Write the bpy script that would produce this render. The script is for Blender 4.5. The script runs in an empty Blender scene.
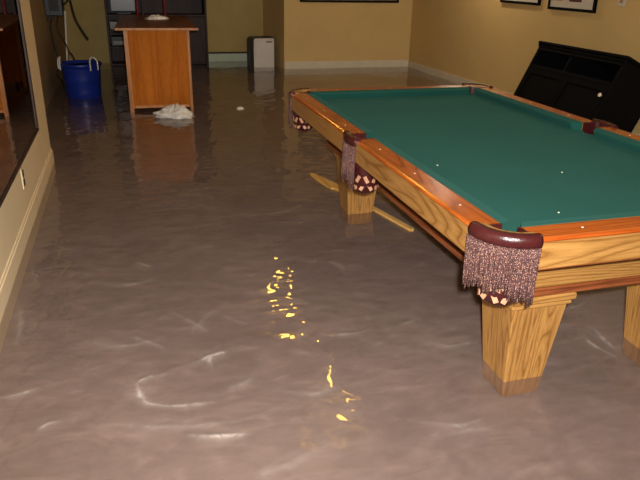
import bpy, math, random
import numpy as np
from mathutils import Matrix, Vector
random.seed(7)
rng = np.random.default_rng(11)
SC = bpy.context.scene
COL = SC.collection
WZ = 0.09                      # water level above the floor

# ------------------------------------------------------------------ camera
cam_d = bpy.data.cameras.new('camera')
cam = bpy.data.objects.new('camera', cam_d)
COL.objects.link(cam)
cam_d.sensor_width = 36.0
cam_d.lens = 641.12 * 36.0 / 640.0
cam_d.clip_start = 0.02
Rr = (0.96071364, -0.27685233, 0.01954728)
Ru = (0.08939653, 0.37535534, 0.92255982)
Rf = (0.26275001, 0.88456834, -0.38535864)
CP = (-0.9728, -1.4884, 1.5106)
cam.matrix_world = Matrix(((Rr[0], Ru[0], -Rf[0], CP[0]),
                           (Rr[1], Ru[1], -Rf[1], CP[1]),
                           (Rr[2], Ru[2], -Rf[2], CP[2]),
                           (0, 0, 0, 1)))
SC.camera = cam

# ------------------------------------------------------------------ world, exposure, lights
world = bpy.data.worlds.new('world')
SC.world = world
world.use_nodes = True
bg = world.node_tree.nodes.get('Background') or world.node_tree.nodes.new('ShaderNodeBackground')
bg.inputs[0].default_value = (0.02, 0.016, 0.012, 1)
bg.inputs[1].default_value = 0.2
SC.view_settings.view_transform = 'Standard'
SC.view_settings.look = 'None'
SC.view_settings.gamma = 1.0
SC.view_settings.use_curve_mapping = False
SC.view_settings.exposure = 0.42
SC.cycles.max_bounces = 10
SC.cycles.transmission_bounces = 10
SC.cycles.glossy_bounces = 6
SC.cycles.diffuse_bounces = 4
SC.cycles.blur_glossy = 0.34
SC.cycles.caustics_reflective = True
SC.cycles.caustics_refractive = True
SC.cycles.sample_clamp_indirect = 6.0


def light(name, loc, energy, color, radius, kind='POINT'):
    d = bpy.data.lights.new(name, kind)
    d.energy = energy
    d.color = color
    d.shadow_soft_size = radius
    o = bpy.data.objects.new(name, d)
    o.location = loc
    COL.objects.link(o)
    return o


FLASH = 480.0
ADDED_LAMP = 23.0  # power of the lamps added to brighten the room
# the camera's own flash, just above and right of the lens
fl = light('camera_flash', (-0.93, -1.50, 1.575), FLASH, (1.0, 0.965, 0.95), 0.025, 'SPOT')
fl.rotation_euler = cam.matrix_world.to_euler()
fl.data.spot_size = math.radians(120)
fl.data.spot_blend = 1.0


# ------------------------------------------------------------------ helpers
def lin(r, g, b):
    def f(c):
        c /= 255.0
        return c / 12.92 if c <= 0.04045 else ((c + 0.055) / 1.055) ** 2.4
    return (f(r), f(g), f(b), 1.0)


class MB:
    """collects simple shapes; build() makes them one mesh object"""

    def __init__(s):
        s.v, s.f, s.m, s.sm = [], [], [], []

    def add(s, vs, fs, mat=0, smooth=False):
        o = len(s.v)
        s.v += [tuple(v) for v in vs]
        s.f += [tuple(i + o for i in f) for f in fs]
        s.m += [mat] * len(fs)
        s.sm += [smooth] * len(fs)
        return s

    def box(s, x0, y0, z0, x1, y1, z1, mat=0, bev=0.0):
        if bev <= 0:
            vs = [(x0, y0, z0), (x1, y0, z0), (x1, y1, z0), (x0, y1, z0),
                  (x0, y0, z1), (x1, y0, z1), (x1, y1, z1), (x0, y1, z1)]
            fs = [(0, 3, 2, 1), (4, 5, 6, 7), (0, 1, 5, 4), (1, 2, 6, 5), (2, 3, 7, 6), (3, 0, 4, 7)]
            return s.add(vs, fs, mat)
        b = min(bev, abs(x1 - x0) * .45, abs(y1 - y0) * .45, abs(z1 - z0) * .45)
        rings = []
        for z, i in ((z0, b), (z0 + b, 0), (z1 - b, 0), (z1, b)):
            a0, a1, c0, c1 = x0 + i, x1 - i, y0 + i, y1 - i
            k = b * .6
            rings.append([(a0 + k, c0, z), (a1 - k, c0, z), (a1, c0 + k, z), (a1, c1 - k, z),
                          (a1 - k, c1, z), (a0 + k, c1, z), (a0, c1 - k, z), (a0, c0 + k, z)])
        return s.loft(rings, mat)

    def loft(s, rings, mat=0, smooth=False, caps=True, closed=True):
        n = len(rings[0])
        vs = [v for r in rings for v in r]
        fs = []
        for j in range(len(rings) - 1):
            for i in range(n if closed else n - 1):
                a, b = j * n + i, j * n + (i + 1) % n
                fs.append((a, b, b + n, a + n))
        o = len(s.v)
        s.add(vs, fs, mat, smooth)
        if caps:
            L = len(rings) - 1
            s.f += [tuple(o + i for i in reversed(range(n))), tuple(o + L * n + i for i in range(n))]
            s.m += [mat, mat]
            s.sm += [False, False]
        return s

    def prism(s, pts, z0, z1, mat=0):
        return s.loft([[(x, y, z0) for x, y in pts], [(x, y, z1) for x, y in pts]], mat)

    def lathe(s, prof, c=(0, 0, 0), n=20, mat=0, caps=True, smooth=True, sx=1.0, sy=1.0):
        rings = [[(c[0] + r * sx * math.cos(2 * math.pi * i / n), c[1] + r * sy * math.sin(2 * math.pi * i / n), c[2] + z)
                  for i in range(n)] for r, z in prof]
        return s.loft(rings, mat, smooth, caps)

    def tube(s, pts, r, n=8, mat=0, smooth=True):
        P = [Vector(p) for p in pts]
        rr = r if isinstance(r, (list, tuple)) else [r] * len(P)
        rings, up = [], None
        for i, q in enumerate(P):
            t = (P[min(i + 1, len(P) - 1)] - P[max(i - 1, 0)]).normalized()
            if up is None:
                up = Vector((0, 0, 1)) if abs(t.z) < .9 else Vector((1, 0, 0))
            a = t.cross(up)
            a.normalize()
            up = a.cross(t)
            rings.append([tuple(q + (a * math.cos(2 * math.pi * k / n) + up * math.sin(2 * math.pi * k / n)) * rr[i])
                          for k in range(n)])
        return s.loft(rings, mat, smooth)

    def mesh(s, name):
        me = bpy.data.meshes.new(name)
        me.from_pydata(s.v, [], s.f)
        me.polygons.foreach_set('material_index', s.m)
        me.polygons.foreach_set('use_smooth', s.sm)
        me.update()
        return me

    def build(s, name, mats, parent=None, loc=None, rotz=0.0):
        me = s.mesh(name)
        return link(name, me, mats, parent, loc, rotz)


def link(name, me, mats=None, parent=None, loc=None, rotz=0.0):
    if mats is not None and len(me.materials) == 0:
        for m in (mats if isinstance(mats, (list, tuple)) else [mats]):
            me.materials.append(m)
    o = bpy.data.objects.new(name, me)
    COL.objects.link(o)
    if parent is not None:
        o.parent = parent
    if loc is not None:
        o.location = loc
    o.rotation_euler[2] = rotz
    return o


def tag(o, label=None, cat=None, group=None, kind=None):
    if label:
        o['label'] = label
    if cat:
        o['category'] = cat
    if group:
        o['group'] = group
    if kind:
        o['kind'] = kind
    return o


def thing(name, label, cat, loc=(0, 0, 0), rotz=0.0, group=None):
    o = bpy.data.objects.new(name, None)
    o.empty_display_size = 0.1
    COL.objects.link(o)
    o.location = loc
    o.rotation_euler[2] = rotz
    return tag(o, label, cat, group)


def spline(pts, n=8):
    P = [Vector(p) for p in pts]
    out = []
    for i in range(len(P) - 1):
        p0, p1, p2, p3 = P[max(i - 1, 0)], P[i], P[i + 1], P[min(i + 2, len(P) - 1)]
        for k in range(n):
            t = k / n
            out.append(tuple(.5 * (2 * p1 + (p2 - p0) * t + (2 * p0 - 5 * p1 + 4 * p2 - p3) * t * t
                                   + (3 * p1 - p0 - 3 * p2 + p3) * t ** 3)))
    out.append(tuple(P[-1]))
    return out


# ------------------------------------------------------------------ materials
def base(name):
    m = bpy.data.materials.new(name)
    m.use_nodes = True
    nt = m.node_tree
    b = nt.nodes.get('Principled BSDF')
    return m, nt, b


def coords(nt, scale=(1, 1, 1), kind='Object', rot=(0, 0, 0)):
    tc = nt.nodes.new('ShaderNodeTexCoord')
    mp = nt.nodes.new('ShaderNodeMapping')
    mp.inputs['Scale'].default_value = scale
    mp.inputs['Rotation'].default_value = rot
    nt.links.new(tc.outputs[kind], mp.inputs['Vector'])
    return mp.outputs['Vector']


def noise(nt, vec, scale, detail=4, rough=.55, dist=0.0):
    n = nt.nodes.new('ShaderNodeTexNoise')
    n.inputs['Scale'].default_value = scale
    n.inputs['Detail'].default_value = detail
    n.inputs['Roughness'].default_value = rough
    n.inputs['Distortion'].default_value = dist
    nt.links.new(vec, n.inputs['Vector'])
    return n.outputs['Fac']


def ramp(nt, fac, stops):
    r = nt.nodes.new('ShaderNodeValToRGB')
    e = r.color_ramp.elements
    while len(e) < len(stops):
        e.new(0.5)
    for k, (p, c) in enumerate(stops):
        e[k].position = p
        e[k].color = c
    nt.links.new(fac, r.inputs['Fac'])
    return r.outputs['Color']


def mixc(nt, fac, a, b, mode='MIX'):
    n = nt.nodes.new('ShaderNodeMix')
    n.data_type = 'RGBA'
    n.blend_type = mode
    for sock, val in ((n.inputs[0], fac), (n.inputs[6], a), (n.inputs[7], b)):
        if isinstance(val, (int, float)):
            sock.default_value = val
        elif isinstance(val, tuple):
            sock.default_value = val
        else:
            nt.links.new(val, sock)
    return n.outputs[2]


def bump(nt, b, h, strength, dist=0.01):
    n = nt.nodes.new('ShaderNodeBump')
    n.inputs['Strength'].default_value = strength
    n.inputs['Distance'].default_value = dist
    nt.links.new(h, n.inputs['Height'])
    nt.links.new(n.outputs['Normal'], b.inputs['Normal'])


def plain(name, c, rough=.6, spec=.4, var=.12, vscale=6.0, metal=0.0, bmp=0.0, bscale=80.0):
    m, nt, b = base(name)
    v = coords(nt)
    f = noise(nt, v, vscale, 5)
    dk = tuple(x * (1 - var) for x in c[:3]) + (1,)
    lt = tuple(min(1, x * (1 + var)) for x in c[:3]) + (1,)
    nt.links.new(ramp(nt, f, [(.3, dk), (.7, lt)]), b.inputs['Base Color'])
    b.inputs['Roughness'].default_value = rough
    b.inputs['Specular IOR Level'].default_value = spec
    b.inputs['Metallic'].default_value = metal
    if bmp:
        bump(nt, b, noise(nt, v, bscale, 3), bmp)
    return m


def oak(name, axis, dark, mid, light_, rough=.35, spec=.5, coat=0.0, figure=3.0):
    """wood with grain running along one local axis"""
    m, nt, b = base(name)
    st = [1.0, 1.0, 1.0]
    st['xyz'.index(axis)] = 0.07
    v = coords(nt, tuple(st))
    warp = noise(nt, v, 7.0, 3, .5)
    w = nt.nodes.new('ShaderNodeTexNoise')
    w.inputs['Scale'].default_value = 5.0
    w.inputs['Detail'].default_value = 2.0
    w.inputs['Distortion'].default_value = .6
    nt.links.new(v, w.inputs['Vector'])
    ma = nt.nodes.new('ShaderNodeMath')
    ma.operation = 'MULTIPLY'
    ma.inputs[1].default_value = 9.0 * figure
    nt.links.new(w.outputs['Fac'], ma.inputs[0])
    fr = nt.nodes.new('ShaderNodeMath')
    fr.operation = 'PINGPONG'
    fr.inputs[1].default_value = .5
    nt.links.new(ma.outputs[0], fr.inputs[0])
    dbl = nt.nodes.new('ShaderNodeMath')
    dbl.operation = 'MULTIPLY'
    dbl.inputs[1].default_value = 2.0
    nt.links.new(fr.outputs[0], dbl.inputs[0])
    rings = ramp(nt, dbl.outputs[0], [(0.0, dark), (.28, mid), (1.0, light_)])
    fine = noise(nt, v, 130.0, 4, .7)
    pores = ramp(nt, fine, [(.34, (.52, .45, .38, 1)), (.5, (1, 1, 1, 1))])
    c = mixc(nt, .55, rings, pores, 'MULTIPLY')
    tone = ramp(nt, warp, [(.3, (.86, .83, .8, 1)), (.7, (1.06, 1.05, 1.03, 1))])
    c = mixc(nt, 1.0, c, tone, 'MULTIPLY')
    nt.links.new(c, b.inputs['Base Color'])
    b.inputs['Roughness'].default_value = rough
    b.inputs['Specular IOR Level'].default_value = spec
    b.inputs['Coat Weight'].default_value = coat
    b.inputs['Coat Roughness'].default_value = .15
    bump(nt, b, fine, .06, .004)
    return m


OAK_D, OAK_M, OAK_L = lin(122, 82, 38), lin(151, 109, 56), lin(164, 122, 66)
ORG_D, ORG_M, ORG_L = lin(146, 64, 18), lin(172, 82, 25), lin(184, 96, 32)  # rail tops, made oranger to paint in the lamp reflection
M = {}
for ax in 'xyz':
    M['oak_' + ax] = oak('oak_' + ax, ax, OAK_D, OAK_M, OAK_L, .38, .45)
    M['rail_' + ax] = oak('varnished_lamplit_rail_' + ax, ax, ORG_D, ORG_M, ORG_L, .25, .5, .25, 1.8)
M['redwood_x'] = oak('red_trim_x', 'x', lin(92, 46, 24), lin(122, 66, 34), lin(134, 76, 42), .4)
M['redwood_y'] = oak('red_trim_y', 'y', lin(92, 46, 24), lin(122, 66, 34), lin(134, 76, 42), .4)
M['desk'] = oak('desk_wood_z', 'z', lin(162, 90, 22), lin(171, 97, 26), lin(178, 104, 31), .75, .12, 0, .6)
M['desk_edge'] = oak('desk_edge_z', 'z', lin(172, 112, 56), lin(192, 130, 70), lin(200, 140, 80), .45, .4, 0, .5)
M['desk_top'] = oak('desk_top_y', 'y', lin(86, 48, 22), lin(118, 70, 34), lin(130, 80, 42), .4, .4, 0, .6)
M['dark_wood'] = oak('dark_cabinet_wood', 'z', lin(34, 22, 18), lin(50, 34, 27), lin(58, 40, 32), .5, .3, 0, .5)
M['stick'] = oak('pale_stick_wood', 'y', lin(176, 128, 58), lin(208, 160, 84), lin(220, 176, 98), .45, .4, 0, .5)
M['maroon'] = plain('maroon_paint', lin(106, 24, 34), .4, .4, .15)
M['black'] = plain('black_painted_wood', lin(6, 6, 7), .7, .1, .15, 20)
M['black_plastic'] = plain('black_plastic', lin(16, 18, 22), .4, .4, .1)
M['cable'] = plain('black_rubber', lin(24, 22, 22), .5, .3, .1)
M['leather'] = plain('dark_red_leather', lin(58, 19, 19), .28, .5, .2, 60, 0, .15, 200)
M['lining'] = plain('pocket_lining', lin(40, 20, 16), .7, .2)
M['ivory'] = plain('ivory_inlay', lin(236, 220, 186), .3, .5, .05)
M['tab'] = plain('cream_leather_tab', lin(172, 126, 96), .5, .4, .2, 40)
M['steel'] = plain('brass_leveller', lin(150, 120, 70), .35, .5, .1, 20, .9)
M['white_plastic'] = plain('white_plastic', lin(206, 200, 190), .4, .4, .05)
M['grey_plastic'] = plain('grey_plastic', lin(120, 118, 116), .4, .4, .08)
M['grey_panel'] = plain('grey_panel', lin(84, 82, 80), .3, .5, .06)
M['bucket'] = plain('blue_plastic', lin(22, 44, 128), .35, .5, .1)
M['rope'] = plain('white_rope', lin(212, 204, 188), .8, .2, .12, 60)
M['trim_paint'] = plain('white_trim_paint', lin(206, 196, 172), .45, .4, .06)
M['green_trim'] = plain('pale_green_trim', lin(190, 205, 180), .45, .4, .06)
M['ceiling'] = plain('ceiling_paint', lin(214, 204, 186), .9, .1, .04, 4, 0, .2, 120)
M['paper'] = plain('white_cloth', lin(232, 224, 212), .85, .2, .06, 30)
M['mat_board'] = plain('mat_board', lin(206, 196, 176), .8, .2, .04)
M['print_dark'] = plain('dark_red_print', lin(88, 44, 46), .7, .2, .5, 40)
M['print_tan'] = plain('tan_print', lin(178, 150, 112), .7, .2, .3, 40)
M['print_art'] = plain('muted_landscape_print', lin(120, 104, 80), .7, .2, .5, 5)
M['olive_paint'] = plain('olive_wall_paint', lin(178, 156, 98), .8, .2, .07, 3, 0, .15, 60)


def wall_mat(name, c, var):
    m, nt, b = base(name)
    v = coords(nt)
    a = noise(nt, v, 1.3, 5, .6)
    dk = tuple(x * (1 - var) for x in c[:3]) + (1,)
    lt = tuple(min(1, x * (1 + var)) for x in c[:3]) + (1,)
    nt.links.new(ramp(nt, a, [(.3, dk), (.7, lt)]), b.inputs['Base Color'])
    b.inputs['Roughness'].default_value = .75
    b.inputs['Specular IOR Level'].default_value = .25
    bump(nt, b, noise(nt, v, 140, 3), .12, .004)
    return m


M['yellow_wall'] = wall_mat('yellow_wall_paint', lin(208, 177, 117), .05)
M['cream_wall'] = wall_mat('cream_wall_paint', lin(226, 206, 168), .05)
M['grey_wall'] = wall_mat('grey_brown_wall_paint', lin(150, 128, 98), .06)

# felt
m, nt, b = base('green_felt')
v = coords(nt)
f1 = noise(nt, v, 2.5, 4)
f2 = noise(nt, v, 600, 2)
c = ramp(nt, f1, [(.3, lin(25, 71, 62)), (.7, lin(31, 79, 69))])
c = mixc(nt, .3, c, ramp(nt, f2, [(.3, (.7, .7, .7, 1)), (.7, (1.15, 1.15, 1.15, 1))]), 'MULTIPLY')
nt.links.new(c, b.inputs['Base Color'])
b.inputs['Roughness'].default_value = .95
b.inputs['Specular IOR Level'].default_value = .1
b.inputs['Sheen Weight'].default_value = .08
b.inputs['Sheen Roughness'].default_value = .5
b.inputs['Sheen Tint'].default_value = (.2, .6, .5, 1)
M['felt'] = m

# twisted fringe cord: maroon with cream flecks
m, nt, b = base('fringe_cord')
v = coords(nt)
vor = nt.nodes.new('ShaderNodeTexVoronoi')
vor.inputs['Scale'].default_value = 250
nt.links.new(v, vor.inputs['Vector'])
c = ramp(nt, vor.outputs['Distance'], [(.12, lin(206, 166, 142)), (.30, lin(92, 54, 46)), (.7, lin(46, 24, 24))])
nt.links.new(c, b.inputs['Base Color'])
b.inputs['Roughness'].default_value = .8
M['fringe'] = m

# silty floor under the water
m, nt, b = base('silty_concrete')
v = coords(nt)
big = noise(nt, v, 1.1, 6, .6, 1.2)
mid = noise(nt, coords(nt, (1, 2.2, 1), rot=(0, 0, .4)), 3.2, 6, .62, 2.0)
fine = noise(nt, v, 60, 5, .7)
c = ramp(nt, big, [(.3, lin(134, 118, 110)), (.7, lin(154, 137, 128))])
c = mixc(nt, .75, c, ramp(nt, mid, [(.36, (.74, .73, .72, 1)), (.58, (1, 1, 1, 1)), (.72, (1.32, 1.3, 1.28, 1))]), 'MULTIPLY')
c = mixc(nt, .5, c, ramp(nt, fine, [(.3, (.86, .86, .86, 1)), (.7, (1.1, 1.1, 1.1, 1))]), 'MULTIPLY')
nt.links.new(c, b.inputs['Base Color'])
b.inputs['Roughness'].default_value = .9
M['floor'] = m

# water: fresnel mirror over brown-tinted clear water and suspended silt
m = bpy.data.materials.new('flood_water')
m.use_nodes = True
nt = m.node_tree
nt.nodes.clear()
out = nt.nodes.new('ShaderNodeOutputMaterial')
mx = nt.nodes.new('ShaderNodeMixShader')
fr = nt.nodes.new('ShaderNodeFresnel')
geo = nt.nodes.new('ShaderNodeNewGeometry')
ior = nt.nodes.new('ShaderNodeMix')          # same reflectance from either side of the surface
ior.data_type = 'FLOAT'
ior.inputs[2].default_value = 1.33
ior.inputs[3].default_value = 1 / 1.33
nt.links.new(geo.outputs['Backfacing'], ior.inputs[0])
nt.links.new(ior.outputs[0], fr.inputs['IOR'])
gl = nt.nodes.new('ShaderNodeBsdfGlossy')
gl.inputs['Roughness'].default_value = 0.0
gl.inputs['Color'].default_value = (1, 1, 1, 1)
rf = nt.nodes.new('ShaderNodeBsdfTransparent')
rf.inputs['Color'].default_value = (.88, .83, .80, 1)
nt.links.new(fr.outputs[0], mx.inputs[0])
silt = nt.nodes.new('ShaderNodeBsdfDiffuse')
sv = coords(nt)
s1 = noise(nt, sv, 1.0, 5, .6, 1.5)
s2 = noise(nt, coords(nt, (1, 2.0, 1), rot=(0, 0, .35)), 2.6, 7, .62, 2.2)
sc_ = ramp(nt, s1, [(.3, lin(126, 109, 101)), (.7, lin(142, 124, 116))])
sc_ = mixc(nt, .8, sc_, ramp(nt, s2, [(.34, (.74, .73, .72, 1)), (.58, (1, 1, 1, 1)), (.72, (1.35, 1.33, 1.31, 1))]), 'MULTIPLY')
caustic_paint = nt.nodes.new('ShaderNodeAttribute')
caustic_paint.attribute_name = 'caustic_paint'
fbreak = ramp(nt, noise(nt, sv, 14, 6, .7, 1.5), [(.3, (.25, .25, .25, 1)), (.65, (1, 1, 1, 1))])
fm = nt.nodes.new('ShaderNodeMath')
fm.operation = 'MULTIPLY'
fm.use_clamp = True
nt.links.new(caustic_paint.outputs['Fac'], fm.inputs[0])
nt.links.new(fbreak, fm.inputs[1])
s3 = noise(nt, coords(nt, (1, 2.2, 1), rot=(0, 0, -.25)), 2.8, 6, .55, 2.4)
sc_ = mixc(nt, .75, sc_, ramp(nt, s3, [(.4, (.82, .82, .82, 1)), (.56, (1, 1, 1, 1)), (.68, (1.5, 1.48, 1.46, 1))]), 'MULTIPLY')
sc_ = mixc(nt, fm.outputs[0], sc_, lin(232, 222, 208))  # pale streaks paint the flash caustics into the silt colour
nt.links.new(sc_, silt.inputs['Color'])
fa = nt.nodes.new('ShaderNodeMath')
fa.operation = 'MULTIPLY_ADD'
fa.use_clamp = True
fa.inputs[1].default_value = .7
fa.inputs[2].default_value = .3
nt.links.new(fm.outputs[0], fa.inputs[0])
murk = nt.nodes.new('ShaderNodeMixShader')
nt.links.new(fa.outputs[0], murk.inputs[0])
nt.links.new(rf.outputs[0], murk.inputs[1])
nt.links.new(silt.outputs[0], murk.inputs[2])
nt.links.new(murk.outputs[0], mx.inputs[1])
nt.links.new(gl.outputs[0], mx.inputs[2])
nt.links.new(mx.outputs[0], out.inputs[0])
M['water'] = m

# thin crumpled polythene
m, nt, b = base('white_polythene')
v = coords(nt)
nt.links.new(ramp(nt, noise(nt, v, 9, 4), [(.3, lin(190, 184, 172)), (.7, lin(232, 226, 214))]), b.inputs['Base Color'])
b.inputs['Roughness'].default_value = .3
bump(nt, b, noise(nt, v, 38, 5, .6, .8), .5, .01)
M['polythene'] = m

# mirror glass
m, nt, b = base('mirror_glass')
v = coords(nt)
nt.links.new(ramp(nt, noise(nt, v, 2, 3), [(.3, (.74, .71, .67, 1)), (.7, (.78, .75, .71, 1))]), b.inputs['Base Color'])
b.inputs['Metallic'].default_value = 1.0
b.inputs['Roughness'].default_value = .015
M['mirror'] = m

# lamp globe
m, nt, b = base('warm_lamp_glass')
b.inputs['Base Color'].default_value = (1, .9, .7, 1)
b.inputs['Emission Color'].default_value = (1.0, .58, .08, 1)
b.inputs['Emission Strength'].default_value = 26.0
M['glow'] = m
m, nt, b = base('added_lamp_glass')
b.inputs['Base Color'].default_value = (1, .95, .85, 1)
b.inputs['Emission Color'].default_value = (1.0, .84, .62, 1)
b.inputs['Emission Strength'].default_value = 20.0
M['glow_added'] = m  # globe of the added fill lamps


# ------------------------------------------------------------------ the room
XL, XR, YF, YB, YN, XREC, ZC = -1.614, 3.50, 8.63, 9.70, -3.2, -1.87, 2.45


def struct(name, mb, mats, parent=None):
    o = mb.build(name, mats, parent)
    if parent is None:
        o['kind'] = 'structure'
    return o


floor = struct('floor', MB().box(XREC - .15, YN - .15, -.12, XR + .15, YB + .15, 0), M['floor'])
struct('ceiling', MB().box(XREC - .15, YN - .15, ZC, XR + .15, YB + .15, ZC + .1), M['ceiling'])
struct('wall_left', MB().box(XREC - .15, YN, 0, XL, 3.80, ZC), M['cream_wall'])
struct('baseboard_left', MB().box(XL, YN, 0, XL + .012, 3.80, .185).box(XL, YN, .185, XL + .006, 3.80, .20), M['cream_wall'])
struct('wall_recess', MB().box(XREC - .15, 3.80, 0, XREC, YB, ZC), M['grey_wall'])
struct('wall_back', MB().box(XREC - .15, YB, 0, 1.6, YB + .15, ZC), M['olive_paint'])
struct('wall_far', MB().prism([(1.385, YF), (XR, YF), (XR, YB + .15), (1.27, YB + .15), (1.27, YB)], 0, ZC), M['yellow_wall'])
struct('wall_right', MB().box(XR, YN - .15, 0, XR + .15, YB + .15, ZC), M['yellow_wall'])
struct('wall_near', MB().box(XREC - .15, YN - .15, 0, XR, YN, ZC), M['cream_wall'])
struct('baseboard_far', MB().box(1.385, YF - .014, 0, XR - .014, YF, .185).box(1.385, YF - .009, .185, XR - .014, YF, .2), M['trim_paint'])
struct('baseboard_right', MB().box(XR - .014, YN, 0, XR, YF, .185), M['trim_paint'])
struct('baseboard_back', MB().box(.31, YB - .03, 0, 1.27, YB, .215).box(.31, YB - .018, .215, 1.27, YB, .24, 1), [M['green_trim'], M['dark_wood']])
struct('trim_1', MB().box(-1.43, YB - .05, 0, -1.25, YB, ZC), M['olive_paint'])

# ------------------------------------------------------------------ flood water
RIDGES = [  # wave crests on the water, painted pale as flash caustics: polyline, height, width
    ([(-1.05, .60), (-1.04, .53), (-1.01, .47), (-.92, .43), (-.79, .42)], .0048, .0115),
    ([(-1.05, .60), (-1.00, .63), (-.94, .63)], .0046, .011),
    ([(-.95, .645), (-.85, .68), (-.79, .70)], .0036, .012),
    ([(-.80, .695), (-.76, .72), (-.70, .735)], .0065, .014),
    ([(-.89, .26), (-.81, .235), (-.70, .22)], .0055, .0115),
    ([(-1.52, .63), (-1.45, .64), (-1.39, .66)], .0042, .011),
    ([(-1.37, .41), (-1.34, .44), (-1.27, .45)], .0045, .012),
    ([(-.40, 1.31), (-.28, 1.32)], .0034, .012),
    ([(-.66, 1.03), (-.59, .94)], .0036, .012),
    ([(.80, .48), (.80, .40), (.83, .30)], .0045, .012),
    ([(.72, .60), (.80, .58), (.88, .56)], .0032, .012),
    ([(-1.25, .95), (-1.10, .88), (-.98, .90)], .0026, .013),
    ([(-.30, .78), (-.18, .74), (-.05, .76)], .0026, .013),
    ([(-.15, .15), (.0, .08), (.12, .1)], .0024, .013),
    ([(-1.2, 1.5), (-1.05, 1.45), (-.9, 1.5)], .0026, .014),
    ([(-.9, 1.15), (-.8, 1.0), (-.75, .9)], .0024, .013),
    ([(.1, .62), (.2, .55), (.32, .55)], .0022, .013),
    ([(-.55, .45), (-.45, .38), (-.33, .40)], .0022, .013),
    ([(-1.17, .40), (-1.01, .34), (-.83, .30), (-.66, .31), (-.52, .36)], .0030, .016),
    ([(-.82, .93), (-.77, 1.0), (-.70, 1.09)], .0030, .014),
    ([(-1.07, .96), (-.99, .88), (-.91, .79)], .0028, .013),
    ([(-.75, .75), (-.77, .69), (-.77, .64)], .0042, .013),
    ([(-1.57, 1.41), (-1.52, 1.21), (-1.51, 1.0)], .0024, .015),
    ([(-.70, .03), (-.63, .04), (-.54, .07)], .0034, .016),
    ([(-.74, .49), (-.66, .51), (-.61, .57)], .0028, .014),
    ([(-.04, 1.47), (.0, 1.41), (.0, 1.31)], .0030, .014),
    ([(.84, .71), (.95, .72), (1.05, .76)], .0028, .014),
    ([(.89, .55), (.87, .43), (.86, .34)], .0041, .013),
    ([(-.13, .04), (.03, .05), (.12, .02)], .0022, .015),
    ([(-.03, .74), (.08, .76), (.18, .80)], .0022, .014),
    ([(-1.08, 1.77), (-1.0, 1.68), (-.93, 1.6)], .0024, .015),
    ([(-.38, 2.28), (-.18, 2.27), (.02, 2.32)], .0022, .018),
]


def wave(X, Y):
    H = np.zeros_like(X)
    F = np.zeros_like(X)
    g = np.random.default_rng(5)

    def field(n, l0, l1, slope, spread):
        h = np.zeros_like(X)
        for _ in range(n):
            lam = l0 * (l1 / l0) ** g.random()
            th = math.pi / 2 + spread * g.normal()
            k = 2 * math.pi / lam
            ph = g.random() * 6.283
            h += (slope * math.sqrt(2.0 / n) / k) * np.sin(k * (math.cos(th) * X + math.sin(th) * Y) + ph)
        return h
    patch = .55 + .45 * np.sin(2.1 * X + 1.3 * Y + .6 * np.sin(1.7 * Y)) * np.sin(1.1 * Y - 1.9 * X + 1.0)
    far = np.clip((Y - 1.2) / 2.5, 0, 1)
    H += field(14, .35, 1.2, .012, 1.2)
    H += field(30, .08, .26, 1.0, 1.8) * (.026 * patch + .019) * (1 - .35 * far)
    H += field(30, .045, .12, 1.0, .7) * (.020 * patch + .008) * (.85 + .15 * far)
    for pts, hh, sg in RIDGES:
        P = np.array([q[:2] for q in spline([(a, b_, 0) for a, b_ in pts], 6)])
        x0, y0 = P.min(0) - .1
        x1, y1 = P.max(0) + .1
        I = np.where((X > x0) & (X < x1) & (Y > y0) & (Y < y1))
        px, py = X[I], Y[I]
        best = np.full(px.shape, 9.0)
        tb = np.zeros(px.shape)
        n = len(P) - 1
        for i in range(n):
            d = P[i + 1] - P[i]
            L2 = d @ d
            t = np.clip(((px - P[i, 0]) * d[0] + (py - P[i, 1]) * d[1]) / L2, 0, 1)
            dd = np.hypot(px - P[i, 0] - t * d[0], py - P[i, 1] - t * d[1])
            s_ = dd < best
            best = np.where(s_, dd, best)
            tb = np.where(s_, (i + t) / n, tb)
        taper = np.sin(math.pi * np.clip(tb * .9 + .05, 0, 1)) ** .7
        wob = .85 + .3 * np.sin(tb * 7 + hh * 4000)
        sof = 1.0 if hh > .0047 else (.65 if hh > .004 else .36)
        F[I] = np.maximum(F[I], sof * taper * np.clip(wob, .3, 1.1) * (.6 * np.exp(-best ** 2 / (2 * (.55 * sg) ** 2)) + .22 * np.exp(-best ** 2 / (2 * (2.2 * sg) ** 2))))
        H[I] += hh * taper * np.clip(wob, .35, 1.2) * (np.exp(-best ** 2 / (2 * sg ** 2)) - .35 * np.exp(-best ** 2 / (2 * (2.4 * sg) ** 2)))
    return H, F


def axis(segs):
    out = []
    for a, b_, s_ in segs:
        out.append(np.linspace(a, b_, max(2, int((b_ - a) / s_)), endpoint=False))
    out.append(np.array([segs[-1][1]]))
    return np.concatenate(out)


gx = axis([(XREC, -1.62, .012), (-1.62, 1.1, .0062), (1.1, XR, .016)])
gy = axis([(YN, -.35, .03), (-.35, 1.6, .0062), (1.6, 4.0, .009), (4.0, YB, .018)])
X, Y = np.meshgrid(gx, gy)
HH, CAUSTIC_PAINT = wave(X, Y)
Z = WZ + HH
nx, ny = len(gx), len(gy)
co = np.stack([X.ravel(), Y.ravel(), Z.ravel()], 1).astype(np.float32)
ii = np.arange(nx * ny).reshape(ny, nx)
quads = np.stack([ii[:-1, :-1], ii[:-1, 1:], ii[1:, 1:], ii[1:, :-1]], -1).reshape(-1, 4)
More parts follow.
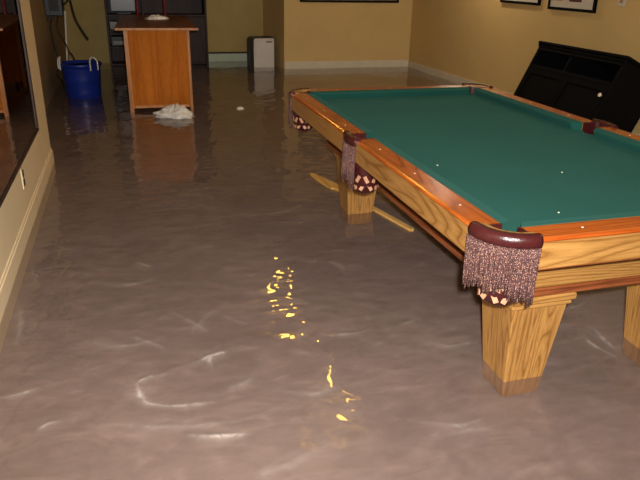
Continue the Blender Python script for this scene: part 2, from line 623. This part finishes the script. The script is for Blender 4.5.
# leave out the cells buried in the walls
cx = co[quads[:, 0], 0]
cy = co[quads[:, 0], 1]
keep = ~((cx < XL - .02) & (cy < 3.70)) & ~((cx > 1.40) & (cy > YF + .02))
quads = quads[keep].astype(np.int32)
me = bpy.data.meshes.new('flood_water')
me.vertices.add(len(co))
me.vertices.foreach_set('co', co.ravel())
me.loops.add(quads.size)
me.loops.foreach_set('vertex_index', quads.ravel())
me.polygons.add(len(quads))
me.polygons.foreach_set('loop_start', np.arange(0, quads.size, 4, dtype=np.int32))
me.polygons.foreach_set('loop_total', np.full(len(quads), 4, dtype=np.int32))
me.update(calc_edges=True)
me.polygons.foreach_set('use_smooth', np.ones(len(quads), dtype=bool))
me.validate()
at = me.attributes.new('caustic_paint', 'FLOAT', 'POINT')
at.data.foreach_set('value', CAUSTIC_PAINT.ravel().astype(np.float32))
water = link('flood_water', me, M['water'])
tag(water, 'murky brown rippled flood water covering the whole floor', 'water', kind='stuff')

# ------------------------------------------------------------------ pool table
TW, TL, TH = 1.42, 2.634, 0.80
RW = .097                      # width of the wooden rail top
CC = .140                      # corner cut-out
SP = .058                      # half width of the side pocket cut-out
table = thing('pool_table', 'oak pool table with green cloth and fringed leather pockets standing in water', 'pool table', (TW / 2, TL / 2, 0))
TX, TY = -TW / 2, -TL / 2      # local offset: children are built with the near-left corner at (TX, TY)


def rail(name, a, b_, side):
    """a wooden rail between a and b_ along its side ('l','r','n','f') with face, lip, cushion, sights"""
    along = 'y' if side in 'lr' else 'x'

    def P(t, d, z):
        if side == 'l':
            return (TX + d, TY + t, z)
        if side == 'r':
            return (TX + TW - d, TY + t, z)
        if side == 'n':
            return (TX + t, TY + d, z)
        return (TX + t, TY + TL - d, z)

    def hexa(mb, t0, t1, prof, mat=0, ends=None):
        r0 = [P(t0 + (ends[i] if ends else 0), d, z) for i, (d, z) in enumerate(prof)]
        r1 = [P(t1 - (ends[i] if ends else 0), d, z) for i, (d, z) in enumerate(prof)]
        if side in 'rn':
            r0, r1 = r1, r0
        return mb.loft([r0, r1], mat)
    mb = MB()
    # top slab (varnished, lamp reflection painted in as orange) and oak face below it
    hexa(mb, a, b_, [(0.004, .786), (.0, .791), (.004, .798), (.012, .8), (RW, .8), (RW, .786)], 0)
    hexa(mb, a, b_, [(0.0, .7), (.0, .786), (RW, .786), (RW, .74), (.2, .7)], 1)
    o = mb.build('rail', [M['rail_' + along], M['oak_' + along]], table)
    lip = MB()
    hexa(lip, a, b_, [(.016, .688), (.008, .692), (.008, .7), (.2, .7), (.2, .688)], 0)
    lip.build('rail_moulding', M['redwood_' + along], o)
    cu = MB()
    n0, n1 = .02, .052
    hexa(cu, a, b_, [(RW, .757), (RW, .8015), (RW + .02, .8), (RW + .05, .795), (RW + .052, .789), (RW + .036, .757)],
         0, [0, 0, n0 * .7, n1 * .7, n1 * .7, n1 * .6])
    cu.build('cushion', M['felt'], o)
    n = 3
    for k in range(n):
        t = a + (b_ - a) * (k + .5) / n
        x, y, z = P(t, RW * .55, .8)
        MB().lathe([(.0042, 0), (.0038, .0008)], (x, y, z), 10, smooth=False).build('sight', M['ivory'], o)
    return o


mid = TL / 2
for sd in 'lr':
    rail('rail', CC, mid - SP, sd)
    rail('rail', mid + SP, TL - CC, sd)
for sd in 'nf':
    rail('rail', CC, TW - CC, sd)

# bed with cloth: notched at the six pockets
def notch(cx_, cy_, r, a0, a1, n=8):
    return [(cx_ + r * math.cos(math.radians(a0 + (a1 - a0) * i / n)), cy_ + r * math.sin(math.radians(a0 + (a1 - a0) * i / n))) for i in range(n + 1)]


e = RW + .012
pts = []
pts += notch(.07, .07, .07, 68, 22)
pts += notch(TW - .07, .07, .07, 158, 112)
pts += notch(TW - .065, mid, .05, 230, 130)
pts += notch(TW - .07, TL - .07, .07, 248, 202)
pts += notch(.07, TL - .07, .07, -22, -68)
pts += notch(.065, mid, .05, 50, -50)
MB().prism([(x + TX, y + TY) for x, y in pts], .735, .757).build('bed_cloth', M['felt'], table)

# cabinet body under the rails, set well in, with its mouldings
BI = .228
body = MB()
body.box(TX + BI, TY + BI, .50, TX + TW - BI, TY + TL - BI, .735)
b_o = body.build('body', M['oak_x'], table)
for (x0, y0, x1, y1, ax) in ((BI - .014, BI - .014, TW - BI + .014, BI, 'x'), (BI - .014, TL - BI, TW - BI + .014, TL - BI + .014, 'x'),
                             (BI - .014, BI, BI, TL - BI, 'y'), (TW - BI, BI, TW - BI + .014, TL - BI, 'y')):
    q = MB().box(TX + x0, TY + y0, .472, TX + x1, TY + y1, .506, 0, .005)
    q.build('body_moulding', M['redwood_' + ax], b_o)
MB().box(TX + BI, TY + BI, .47, TX + TW - BI, TY + TL - BI, .5).build('body_base', M['oak_x'], b_o)


def leg_parts(cxl, cyl):
    l = MB()
    zt = .418

    def sq(h, z, k=.012):
        return [(-h + k, -h, z), (h - k, -h, z), (h, -h + k, z), (h, h - k, z), (h - k, h, z), (-h + k, h, z), (-h, h - k, z), (-h, -h + k, z)]
    l.loft([sq(.074, 0.012, .004), sq(.078, .03, .004), sq(.112, zt, .004)])
    lo = l.build('leg', M['oak_z'], table, (cxl, cyl, 0))
    MB().box(-.122, -.122, zt, .122, .122, zt + .02, 0, .006).box(-.132, -.132, zt + .02, .132, .132, .472, 0, .008).build('leg_cap', M['oak_x'], lo)
    MB().lathe([(.03, 0), (.03, .012)], (0, 0, 0), 14, smooth=False).build('leveller', M['steel'], lo)
    return lo


LX, LY = .372, .35
for sx_, sy_ in ((LX, LY), (TW - LX, LY), (LX, TL - .41), (TW - LX, TL - .41)):
    leg_parts(TX + sx_, TY + sy_)

# ---- pockets
def sweep(mb, path, prof, mat=0, smooth=True):
    """path: list of (x, y, nx, ny) with outward normal; prof: list of (out, z)"""
    rings = [[(x + nx_ * o, y + ny_ * o, z) for o, z in prof] for x, y, nx_, ny_ in path]
    return mb.loft(rings, mat, smooth)


IRON = [(-.024, .775), (-.024, .806), (-.018, .812), (-.006, .813), (.004, .809), (.010, .799), (.011, .786), (.008, .774), (.0, .768), (-.014, .768)]
LIP = [(-.05, .792), (-.05, .803), (-.022, .805), (-.022, .792)]


def corner_path(n=14):
    c0 = .14
    r = .14
    out = [(0.0, .15, -1, 0)]
    for i in range(n + 1):
        a = math.pi + (math.pi / 2) * i / n
        out.append((c0 + r * math.cos(a), c0 + r * math.sin(a), math.cos(a), math.sin(a)))
    out.append((.15, 0.0, 0, -1))
    return out


def side_path(n=8):
    out = [(.0, .084, -1, 0)]
    for i in range(n + 1):
        t = i / n
        a = math.radians(150 + 60 * t)
        out.append((.058 + .072 * math.cos(a), -.0 + .075 * math.sin(a) * 1.6, math.cos(a), math.sin(a)))
    out.append((.0, -.084, -1, 0))
    return out


def fringe(path, lengths, per, seed):
    g = random.Random(seed)
    P = []
    for i in range(len(path) - 1):
        x0, y0, a0, b0 = path[i]
        x1, y1, a1, b1 = path[i + 1]
        L = math.hypot(x1 - x0, y1 - y0)
        k = max(1, round(L / per))
        for j in range(k):
            t = j / k
            P.append((x0 + (x1 - x0) * t, y0 + (y1 - y0) * t, a0 + (a1 - a0) * t, b0 + (b1 - b0) * t))
    mb = MB()
    for lay, off in ((0, .009), (1, .003)):
        for i, (x, y, a, b_) in enumerate(P):
            u = i / max(1, len(P) - 1)
            ln = lengths(u) * g.uniform(.9, 1.06)
            x2, y2 = x + a * off, y + b_ * off
            pts_ = []
            sw, tw = g.uniform(-.007, .007), g.uniform(0, 6)
            for k in range(6):
                s_ = k / 5
                o = .004 * math.sin(s_ * 3 + tw) * s_
                pts_.append((x2 + a * o - b_ * sw * s_ * s_, y2 + b_ * o + a * sw * s_ * s_, .772 - ln * s_))
            mb.tube(pts_, [.0034, .0036, .0036, .0036, .0034, .0028], 5)
    return mb.mesh('fringe')


def pouch_mesh(cx_, cy_, r, zt, zb):
    mb = MB()
    mb.lathe([(r * .95, zt), (r, zt - .08), (r * .95, zb + .05), (r * .7, zb + .015), (r * .2, zb)], (cx_, cy_, 0), 16)
    return mb.mesh('pouch')


def tab_mesh():
    return MB().box(-.0085, -.0015, -.018, .0085, .0015, .018, 0, .001).mesh('tab')


TABM = tab_mesh()
TABM.materials.append(M['tab'])


def add_tabs(par, cx_, cy_, r, zb, n=12):
    for k in range(n):
        a = 2 * math.pi * k / n
        for row in (0, 1):
            aa = a + row * math.pi / n
            rr = (r * .985, r * .9)[row] + .001
            o = link('tab', TABM, None, par, (cx_ + rr * math.cos(aa), cy_ + rr * math.sin(aa), zb + (.085, .046)[row]))
            o.rotation_euler = (-.12 * row, .5 * (-1) ** k, aa + math.pi / 2)
    return


CPATH, SPATH = corner_path(), side_path()
corner_iron = sweep(MB(), CPATH, IRON).mesh('pocket')
corner_iron.materials.append(M['leather'])
def liner(line, t=.005):
    mb = MB()
    for i in range(len(line) - 1):
        a, b_ = Vector(line[i]), Vector(line[i + 1])
        d = (b_ - a).normalized()
        n = Vector((-d.y, d.x)) * t
        a, b_ = a - d * t * .5, b_ + d * t * .5
        mb.prism([tuple(a - n), tuple(b_ - n), tuple(b_ + n), tuple(a + n)], .66, .802)
    return mb.mesh('pocket_liner')


arc = [(.14 + .11 * math.cos(math.radians(a)), .14 + .11 * math.sin(math.radians(a))) for a in range(180, 271, 15)]
corner_in = liner([(RW - .004, CC - .006), (.03, CC - .006)] + arc + [(CC - .006, .03), (CC - .006, RW - .004)])
corner_in.materials.append(M['leather'])
corner_lip = sweep(MB(), CPATH, LIP, 0, False).mesh('pocket_lip')
corner_lip.materials.append(M['oak_y'])
corner_fr = fringe(CPATH, lambda u: .150 + .045 * max(0, u - .62) / .38 + .02 * max(0, .35 - u) / .35 + .008 * math.sin(u * 19), .0060, 3)
corner_fr.materials.append(M['fringe'])
corner_po = pouch_mesh(.098, .098, .072, .735, .545)
corner_po.materials.append(M['leather'])
side_iron = sweep(MB(), SPATH, IRON).mesh('pocket')
side_iron.materials.append(M['leather'])
side_in = liner([(RW - .004, SP - .006), (.022, SP - .006), (.008, .035), (.004, 0), (.008, -.035), (.022, -SP + .006), (RW - .004, -SP + .006)])
side_in.materials.append(M['leather'])
side_fr = fringe(SPATH, lambda u: .185 + .02 * math.sin(u * 9), .0066, 5)
side_fr.materials.append(M['fringe'])
side_po = pouch_mesh(.078, -.02, .066, .735, .525)
side_po.materials.append(M['leather'])
for k, (x, y, rz, kind) in enumerate(((0, 0, 0, 'c'), (TW, 0, 90, 'c'), (TW, TL, 180, 'c'), (0, TL, -90, 'c'), (0, mid, 0, 's'), (TW, mid, 180, 's'))):
    ir, li, frm, po = (corner_iron, corner_in, corner_fr, corner_po) if kind == 'c' else (side_iron, side_in, side_fr, side_po)
    o = link('pocket', ir, None, table, (TX + x, TY + y, 0), math.radians(rz))
    link('pocket_liner', li, None, o)
    if kind == 'c':
        link('pocket_lip', corner_lip, None, o)
    f_o = link('fringe', frm, None, o)
    f_o['kind'] = 'stuff'
    f_o['label'] = 'maroon and cream twisted cord fringe'
    link('pouch', po, None, o)
    if kind == 'c':
        add_tabs(o, .098, .098, .072, .545)
    else:
        add_tabs(o, .078, -.02, .066, .525, 10)

# chalk crumbs on the cloth
for (x, y, z, lab) in ((.26, .92, .757, 'tiny white chalk crumb on green cloth near the side rail'),
                       (.73, .71, .757, 'tiny pale chalk crumb on green cloth towards table middle'),
                       (.415, .285, .757, 'tiny white chalk crumb on green cloth near the near rail')):
    mb = MB().lathe([(.003, 0), (.004, .0015), (.002, .003)], (0, 0, 0), 7)
    tag(mb.build('chalk_crumb', M['ivory'], None, (x, y, z)), lab, 'chalk', 'chalk crumbs on the cloth')

# ------------------------------------------------------------------ desk
DW, DL = .665, 1.9
desk = thing('desk', 'honey-coloured wooden desk standing end-on in the flood water', 'desk', (-.995, 5.665, 0), math.radians(-1.5))
d_end = MB().box(.03, .0, .15, DW - .03, .02, .925)
d_end.build('end_panel', M['desk'], desk)
for x0, x1 in ((0, .042), (DW - .03, DW)):
    MB().box(x0, -.008, .03, x1, .05, .925, 0, .004).build('post', M['desk_edge'], desk)
    MB().box(x0, DL - .05, .03, x1, DL, .925, 0, .004).build('post', M['desk_edge'], desk)
MB().box(0.006, .05, .83, .024, DL - .05, .925).build('apron', M['desk'], desk)
MB().box(DW - .024, .05, .15, DW - .004, DL - .05, .925).build('side_panel', M['desk'], desk)
MB().box(.03, DL - .02, .15, DW - .03, DL, .925).build('end_panel', M['desk'], desk)
MB().box(.042, -.004, .125, DW - .03, .03, .155, 0, .003).build('bottom_rail', M['desk_edge'], desk)
MB().box(-.075, -.05, .925, DW + .09, DL + .05, .952, 0, .004).build('desk_top', M['desk_top'], desk)
MB().box(-.077, -.054, .927, DW + .092, -.049, .949).build('top_edging', M['desk_edge'], desk)
for x0 in (.002, DW - .034):
    for y0 in (0, DL - .04):
        MB().box(x0 + .004, y0 + .004, 0, x0 + .032, y0 + .036, .03).build('foot', M['dark_wood'], desk)


def crumple(name, mat, loc, sx_, sy_, sz_, label, cat, seed, nu=40, nv=18, flat=.0, rot=0.0):
    """a crumpled soft heap: a dome of folds resting on z = loc.z"""
    g = np.random.default_rng(seed)
    K = [(g.normal(size=3) * 5.5, g.random() * 6.28, g.random()) for _ in range(26)]
    vs, fs = [], []
    for j in range(nv + 1):
        ph = (j / nv) * math.pi
        for i in range(nu):
            th = 2 * math.pi * i / nu
            d = np.array([math.sin(ph) * math.cos(th), math.sin(ph) * math.sin(th), math.cos(ph)])
            r = 1.0
            for k, p_, a in K:
                r += .05 * a * (1 - 2 * abs(math.sin((k @ d) * .9 + p_)))
            r += .10 * math.sin(3 * th + seed) * math.sin(ph)
            z = d[2] * r
            z = z if z > 0 else z * flat
            vs.append((d[0] * r * sx_, d[1] * r * sy_, z * sz_ + flat * sz_))
    for j in range(nv):
        for i in range(nu):
            a, b_ = j * nu + i, j * nu + (i + 1) % nu
            fs.append((a, a + nu, b_ + nu, b_))
    mb = MB()
    mb.add(vs, fs, 0, True)
    o = mb.build(name, mat, None, loc, rot)
    return tag(o, label, cat)


crumple('plastic_bag', M['polythene'], (-.54, 5.33, .075), .215, .14, .125, 'crumpled white plastic bag floating at the foot of the desk', 'bag', 4, 56, 26, .15, -.1)
crumple('cloth', M['paper'], (-.60, 6.85, .952), .16, .11, .05, 'crumpled white cloth lying on top of the desk', 'cloth', 9, 44, 18, .02, .2)
crumple('plastic_scrap', M['polythene'], (.175, 5.61, .083), .05, .035, .03, 'small white plastic scrap floating right of the desk', 'scrap', 15, 24, 10, .2)

# ------------------------------------------------------------------ chair behind the desk
chair = thing('chair', 'maroon wooden chair with slender back posts standing behind the desk', 'chair', (-.62, 7.95, 0))
for sx_ in (-1, 1):
    x = sx_ * .175
    MB().tube(spline([(x, -.2, 0), (x, -.2, .45), (x, -.21, .8), (x, -.26, 1.28)], 4), .021, 8).build('back_post', M['maroon'], chair)
    MB().tube([(x, .19, 0), (x, .19, .46)], .02, 8).build('leg', M['maroon'], chair)
    MB().tube([(x, -.2, .2), (x, .19, .2)], .012, 6).build('stretcher', M['maroon'], chair)
MB().box(-.21, -.2, .46, .21, .22, .49, 0, .01).build('seat', M['maroon'], chair)
for z, d in ((1.22, -.25), (.72, -.207)):
    MB().box(-.175, d - .012, z - .035, .175, d + .012, z + .035, 0, .006).build('back_rail', M['maroon'], chair)

# ------------------------------------------------------------------ dark wall unit at the back
unit = thing('media_cabinet', 'dark brown wall unit with shelves against the back wall', 'cabinet', (-.48, YB, 0))
UX0, UX1, UD = -.76, .765, .42
for x0, x1 in ((UX0, UX0 + .03), (-.22, -.19), (UX1 - .03, UX1)):
    MB().box(x0, -UD, 0, x1, -.002, 2.0, 0, .004).build('upright', M['dark_wood'], unit)
MB().box(UX0 + .03, -.03, 0, UX1 - .03, -.004, 2.0).build('back_panel', M['dark_wood'], unit)
for z in (.10, .36, .60, .83, 1.42, 1.96):
    MB().box(UX0 + .03, -UD + .01, z, -.22, -.03, z + .025).build('shelf', M['dark_wood'], unit)
for z in (.10, .83, 1.42, 1.96):
    MB().box(-.19, -UD + .01, z, UX1 - .03, -.03, z + .025).build('shelf', M['dark_wood'], unit)
for x0 in (-.185, .28):
    d = MB().box(x0, -UD - .008, .13, x0 + .45, -UD + .012, .82, 0, .004)
    d = d.build('door', M['dark_wood'], unit)
    MB().lathe([(.008, 0), (.012, .012), (.006, .02)], (x0 + .4, -UD - .02, .5), 10).build('knob', M['steel'], d)
MB().box(UX0, -UD - .02, 2.0, UX1, -.002, 2.04, 0, .006).build('top_board', M['dark_wood'], unit)

tv = thing('television', 'grey flat screen standing on the wall unit upper shelf', 'television', (-.965, 9.44, .855))
MB().box(-.20, -.03, .03, .21, .03, .5, 0, .01).build('housing', M['black_plastic'], tv)
MB().box(-.18, -.034, .05, .19, -.03, .48).build('screen', M['grey_panel'], tv)
MB().box(-.1, -.06, 0, .1, .06, .03, 0, .006).build('stand', M['black_plastic'], tv)


def component(loc, w, h, label, mat, cat):
    t = thing('stereo_component', label, cat, loc)
    MB().box(0, 0, .01, w, .28, h, 0, .006).build('housing', mat, t)
    MB().box(.02, -.004, .03, w - .02, 0, h * .55).build('front_panel', M['grey_plastic'], t)
    for x in (.05, w - .05):
        MB().box(x - .015, .03, 0, x + .015, .06, .01).build('foot', M['black_plastic'], t)


component((-1.19, 9.30, .625), .40, .13, 'grey stereo component on wall unit shelf below the screen', M['grey_panel'], 'stereo')
component((-1.19, 9.30, .385), .40, .15, 'dark stereo component on the lower shelf of wall unit', M['black_plastic'], 'stereo')

# ------------------------------------------------------------------ white appliance beside the far wall
ap = thing('appliance', 'white and black upright appliance standing in water by the far wall', 'appliance', (.90, 8.83, 0), math.radians(3))
prof = [(0, .02), (.385, .02), (.385, .535), (.375, .545), (.06, .545), (.02, .53), (0, .49)]
MB().loft([[(x, .025, z) for x, z in prof], [(x, .3, z) for x, z in prof]]).build('housing', M['black_plastic'], ap)
pf = [(.045, .03), (.372, .03), (.372, .53), (.365, .536), (.075, .536), (.05, .52), (.045, .49)]
pnl = MB().loft([[(x, 0.0, z) for x, z in pf], [(x, .03, z) for x, z in pf]]).build('front_panel', M['white_plastic'], ap)
MB().box(.24, -.003, .47, .34, .0, .495).build('badge', M['grey_plastic'], pnl)
for x in (.04, .34):
    for y in (.06, .26):
        MB().box(x - .02, y - .02, 0, x + .02, y + .02, .02).build('foot', M['black_plastic'], ap)

# ------------------------------------------------------------------ blue tub
BX, BY = -1.51, 6.72
tub = thing('bucket', 'blue plastic tub with white rope handles in the far left recess', 'bucket', (BX, BY, 0))
prof = [(.185, .0), (.19, .01), (.196, .12), (.2, .13), (.2, .15), (.205, .27), (.209, .28), (.209, .3), (.216, .41), (.222, .44), (.232, .45), (.234, .47), (.228, .478),
        (.214, .474), (.205, .40), (.19, .15), (.18, .03), (.05, .02)]
MB().lathe(prof, (0, 0, 0), 32).build('shell', M['bucket'], tub)
MB().lathe([(.231, .446), (.238, .452), (.238, .474), (.231, .481), (.222, .481), (.222, .446)], (0, 0, 0), 32).build('rim', M['bucket'], tub)
for a0 in (-165, -50):
    a = math.radians(a0)
    cxh, cyh = .222 * math.cos(a), .222 * math.sin(a)
    t_ = (-math.sin(a), math.cos(a))
    pts_ = [(cxh + t_[0] * s_ + math.cos(a) * o, cyh + t_[1] * s_ + math.sin(a) * o, z) for s_, z, o in
            ((-.05, .41, .018), (-.052, .47, .02), (-.042, .53, .012), (0, .555, .0), (.042, .53, .012), (.052, .47, .02), (.05, .41, .018))]
    MB().tube(spline(pts_, 5), .009, 8).build('handle', M['rope'], tub)

# white pole leaning in the recess, black box and cables
tag(MB().tube([(-1.735, 7.3, 0.0), (-1.655, 7.3, 1.02)], .011, 8).build('plastic_pipe', M['rope'], None),
    'thin white plastic pipe standing upright behind the blue tub', 'pipe')
ab = thing('wall_box', 'black electrical box fixed to the recess wall above the tub', 'box', (XREC, 7.35, 1.0))
MB().box(0.0, -.16, -.04, .20, .12, .42, 0, .012).build('housing', M['black_plastic'], ab)
MB().box(.05, -.168, .02, .16, -.16, .34).build('cover', M['cable'], ab)
MB().box(.02, -.10, -.06, .08, -.05, -.04).build('cable_gland', M['cable'], ab)


def cable(pts_, r, label):
    tag(MB().tube(spline(pts_, 8), r, 7).build('cable', M['cable'], None), label, 'cable', 'cables in the recess')


cable([(-1.80, 7.28, .96), (-1.835, 7.25, .85), (-1.825, 7.22, .63), (-1.79, 7.2, .42), (-1.83, 7.2, .28), (-1.78, 7.15, .2), (-1.76, 7.1, .10)], .009, 'black cable hanging down left of the blue tub')
cable([(-1.74, 7.28, .965), (-1.765, 7.25, .80), (-1.70, 7.25, .66), (-1.66, 7.2, .56), (-1.60, 7.15, .44), (-1.60, 7.1, .06)], .008, 'black cable dropping behind the white rope handle')
cable([(-1.67, 7.3, 1.1), (-1.62, 7.3, 1.12), (-1.60, 7.35, 1.22), (-1.62, 7.4, 1.4), (-1.80, 7.4, 1.42), (-1.86, 7.4, 1.40)], .012, 'thick black cable looping out of the black box')
cable([(-1.85, 7.55, 1.5), (-1.62, 7.5, 1.3), (-1.59, 7.45, 1.13), (-1.555, 7.4, .93), (-1.50, 7.4, .80), (-1.43, 7.4, .67)], .012, 'black hose dangling free above the blue tub')

# ------------------------------------------------------------------ mirror and outlet on the left wall
mr = thing('wall_mirror', 'large framed mirror on the left wall reflecting the desk', 'mirror', (XL, 1.9, .50))
MY0, MY1, MZ = -1.3, 1.20, 1.55
MB().box(.0, MY0, 0, .018, MY1, MZ).build('backing', M['dark_wood'], mr)
MB().box(.018, MY0 + .02, .02, .022, MY1 - .035, MZ - .02).build('glass', M['mirror'], mr)
for (y0, z0, y1, z1) in ((MY0, 0, MY1, .02), (MY0, MZ - .02, MY1, MZ), (MY0, .02, MY0 + .02, MZ - .02), (MY1 - .035, .02, MY1, MZ - .02)):
    MB().box(.018, y0, z0, .03, y1, z1, 0, .004).build('frame_bar', M['dark_wood'], mr)

ol = thing('wall_outlet', 'cream double power outlet on left wall under the mirror', 'outlet', (XL, 2.37, .33))
MB().box(0, -.038, 0, .006, .038, .118, 0, .003).build('cover_plate', M['cream_wall'], ol)
for z in (.012, .066):
    s_ = MB().box(.006, -.018, z, .0085, .018, z + .04, 0, .001).build('socket', M['black_plastic'], ol)

# ------------------------------------------------------------------ pictures
def picture(label, axis_, a0, a1, z0, h, mats, kind):
    """axis_ 'y': hangs on the right wall; 'x': on the far wall"""
    t = thing('framed_picture', label, 'picture', (XR, a0, z0) if axis_ == 'y' else (a0, YF, z0), group='framed pictures')
    w = a1 - a0

    def bx(mb, u0, d0, v0, u1, d1, v1, bev=0.0):
        if axis_ == 'y':
            return mb.box(-d1, u0, v0, -d0, u1, v1, 0, bev)
        return mb.box(u0, -d1, v0, u1, -d0, v1, 0, bev)
    fw = .028
    bx(MB(), 0, 0, 0, w, .012, h).build('backing', M['black'], t)
    for u0, v0, u1, v1 in ((0, 0, w, fw), (0, h - fw, w, h), (0, fw, fw, h - fw), (w - fw, fw, w, h - fw)):
        bx(MB(), u0, .012, v0, u1, .03, v1, .004).build('frame_bar', M['black'], t)
    mat = bx(MB(), fw, .012, fw, w - fw, .017, h - fw).build('mat', M['mat_board'] if kind != 'art' else M['print_art'], t)
    if kind == 'prints':
        for u, k in ((.18, 'print_tan'), (.58, 'print_dark')):
            bx(MB(), (1 - u) * w - .1, .017, .09, (1 - u) * w + .1, .018, h - .1).build('print', M[k], mat)
    return t


picture('black-framed pair of prints on right wall above the black cabinet', 'y', 4.19, 4.96, 1.19, .5, M, 'prints')
picture('black-framed picture on right wall nearer the room corner', 'y', 5.13, 5.95, 1.215, .5, M, 'prints')
picture('wide dark-framed picture hanging on the far yellow wall', 'x', 1.63, 3.25, 1.085, .6, M, 'art')
wp = thing('wall_plate', 'small pale plate on right wall beside the framed prints', 'plate', (XR, 3.85, 1.27))
MB().box(-.008, -.05, 0, 0, .05, .12, 0, .003).build('plate', M['mat_board'], wp)
MB().box(-.012, -.02, .03, -.008, .02, .09, 0, .002).build('rocker', M['tab'], wp)

# ------------------------------------------------------------------ black cabinet tipped back against the right wall
CD, CH, CW = .45, .79, 1.262
tilt = math.radians(25.0)
cab = thing('black_cabinet', 'black wooden cabinet tipped back against the right wall', 'cabinet')
# local frame: x into the cabinet, y along the wall, z up; origin at the front bottom edge
cab.matrix_world = Matrix.Translation((3.09 - CH * math.sin(tilt), 3.153, .19)) @ Matrix.Rotation(tilt, 4, 'Y')
T = .03
MB().box(.0, 0, 0, CD, T, CH - .03, 0, .003).build('side_panel', M['black'], cab)
MB().box(.0, CW - T, 0, CD, CW, CH - .03, 0, .003).build('side_panel', M['black'], cab)
MB().box(CD - .015, T, 0, CD, CW - T, CH - .03).build('back_panel', M['black'], cab)
MB().box(.0, T, 0, CD - .015, CW - T, .05).build('base_board', M['black'], cab)
MB().box(-.022, -.02, CH - .03, CD, CW + .02, CH, 0, .008).build('top_board', M['black'], cab)
MB().box(-.012, -.008, CH - .055, .0, CW + .008, CH - .03, 0, .004).build('cornice', M['black'], cab)
MB().box(.002, T, CH - .27, CD - .015, CW - T, CH - .235).build('shelf', M['black'], cab)
MB().box(.002, CW * .55, CH - .235, CD - .02, CW * .55 + .03, CH - .03).build('divider', M['black'], cab)
MB().box(-.004, T, CH - .085, .012, CW - T, CH - .055).build('top_rail', M['black'], cab)
for y0, y1, ky in ((T + .004, CW / 2 - .002, .055), (CW / 2 + .002, CW - T - .004, CW / 2 + .05)):
    dr = MB().box(.006, y0, .055, .024, y1, CH - .275, 0, .002)
    dr.box(-.002, y0, .055, .006, y0 + .05, CH - .275).box(-.002, y1 - .05, .055, .006, y1, CH - .275)
    dr.box(-.002, y0 + .05, .055, .006, y1 - .05, .105).box(-.002, y0 + .05, CH - .325, .006, y1 - .05, CH - .275)
    dr = dr.build('door', M['black'], cab)
kn = MB()
rings = []
for r, d in ((.008, 0), (.008, .012), (.018, .018), (.019, .026), (.010, .033)):
    rings.append([(-.002 - d, .055 + r * math.cos(2 * math.pi * i / 12), .42 + r * math.sin(2 * math.pi * i / 12)) for i in range(12)])
kn.loft(rings, 0, True)
dr0 = [o for o in cab.children if o.name.startswith('door')][0]
tag(kn.build('knob', M['ivory'], dr0), 'pale round knob')

# ------------------------------------------------------------------ wooden stick floating by the far leg
st = MB()
PA, PB = Vector((.285, 3.03)), Vector((.575, 1.78))
dirv = (PB - PA).normalized()
nv_ = Vector((-dirv.y, dirv.x))
L = (PB - PA).length
out_l, out_r = [], []
for s_, w in ((0, .006), (.05, .022), (.18, .034), (.32, .042), (.37, .040), (.40, .02), (.45, .017), (.8, .016), (L - .02, .016), (L, .010)):
    q = PA + dirv * s_
    out_l.append(tuple(q + nv_ * w))
    out_r.append(tuple(q - nv_ * w))
st.prism(out_l + out_r[::-1], .085, .103)
tag(st.build('wooden_paddle', M['stick'], None), 'long pale wooden paddle floating under the table beside the far leg', 'paddle')

# ------------------------------------------------------------------ yellow ceiling lamps seen only in the water, plus added unseen fill lamps
def ceiling_lamp(x, y, label, power, tint, glow, rad):
    t = thing('ceiling_lamp', label, 'lamp', (x, y, ZC), group='ceiling lamps')
    MB().lathe([(.09, 0), (.09, -.012), (.05, -.03), (.03, -.05)], (0, 0, 0), 20).build('canopy', M['steel'], t)
    MB().lathe([(.028, -.05), (.03, -.07), (.06, -.10), (.075, -.14), (.06, -.19), (.015, -.21)], (0, 0, 0), 20).build('globe', M[glow], t)
    sp = light('lamp_light', (x, y, ZC - .23), power, tint, rad, 'SPOT')
    sp.data.spot_size = math.radians(168)
    sp.data.spot_blend = .35


ceiling_lamp(.66, 3.2, 'yellow ceiling lamp over the far half of the pool table', 2.0, (1.0, .55, .10), 'glow', .05)
ceiling_lamp(.60, 5.30, 'yellow ceiling lamp beyond the far end of the pool table', 2.0, (1.0, .55, .10), 'glow', .05)
WARM = (1.0, .84, .62)  # tint of the lamps added out of view for room light
ceiling_lamp(2.9, 1.0, 'added unseen fill lamp over the right side of the pool table', ADDED_LAMP, WARM, 'glow_added', .08)
ceiling_lamp(3.0, 6.0, 'added unseen fill lamp between pool table and far wall', ADDED_LAMP, WARM, 'glow_added', .08)
ceiling_lamp(-.9, -2.3, 'added unseen fill lamp at the near end of the room', ADDED_LAMP, WARM, 'glow_added', .08)
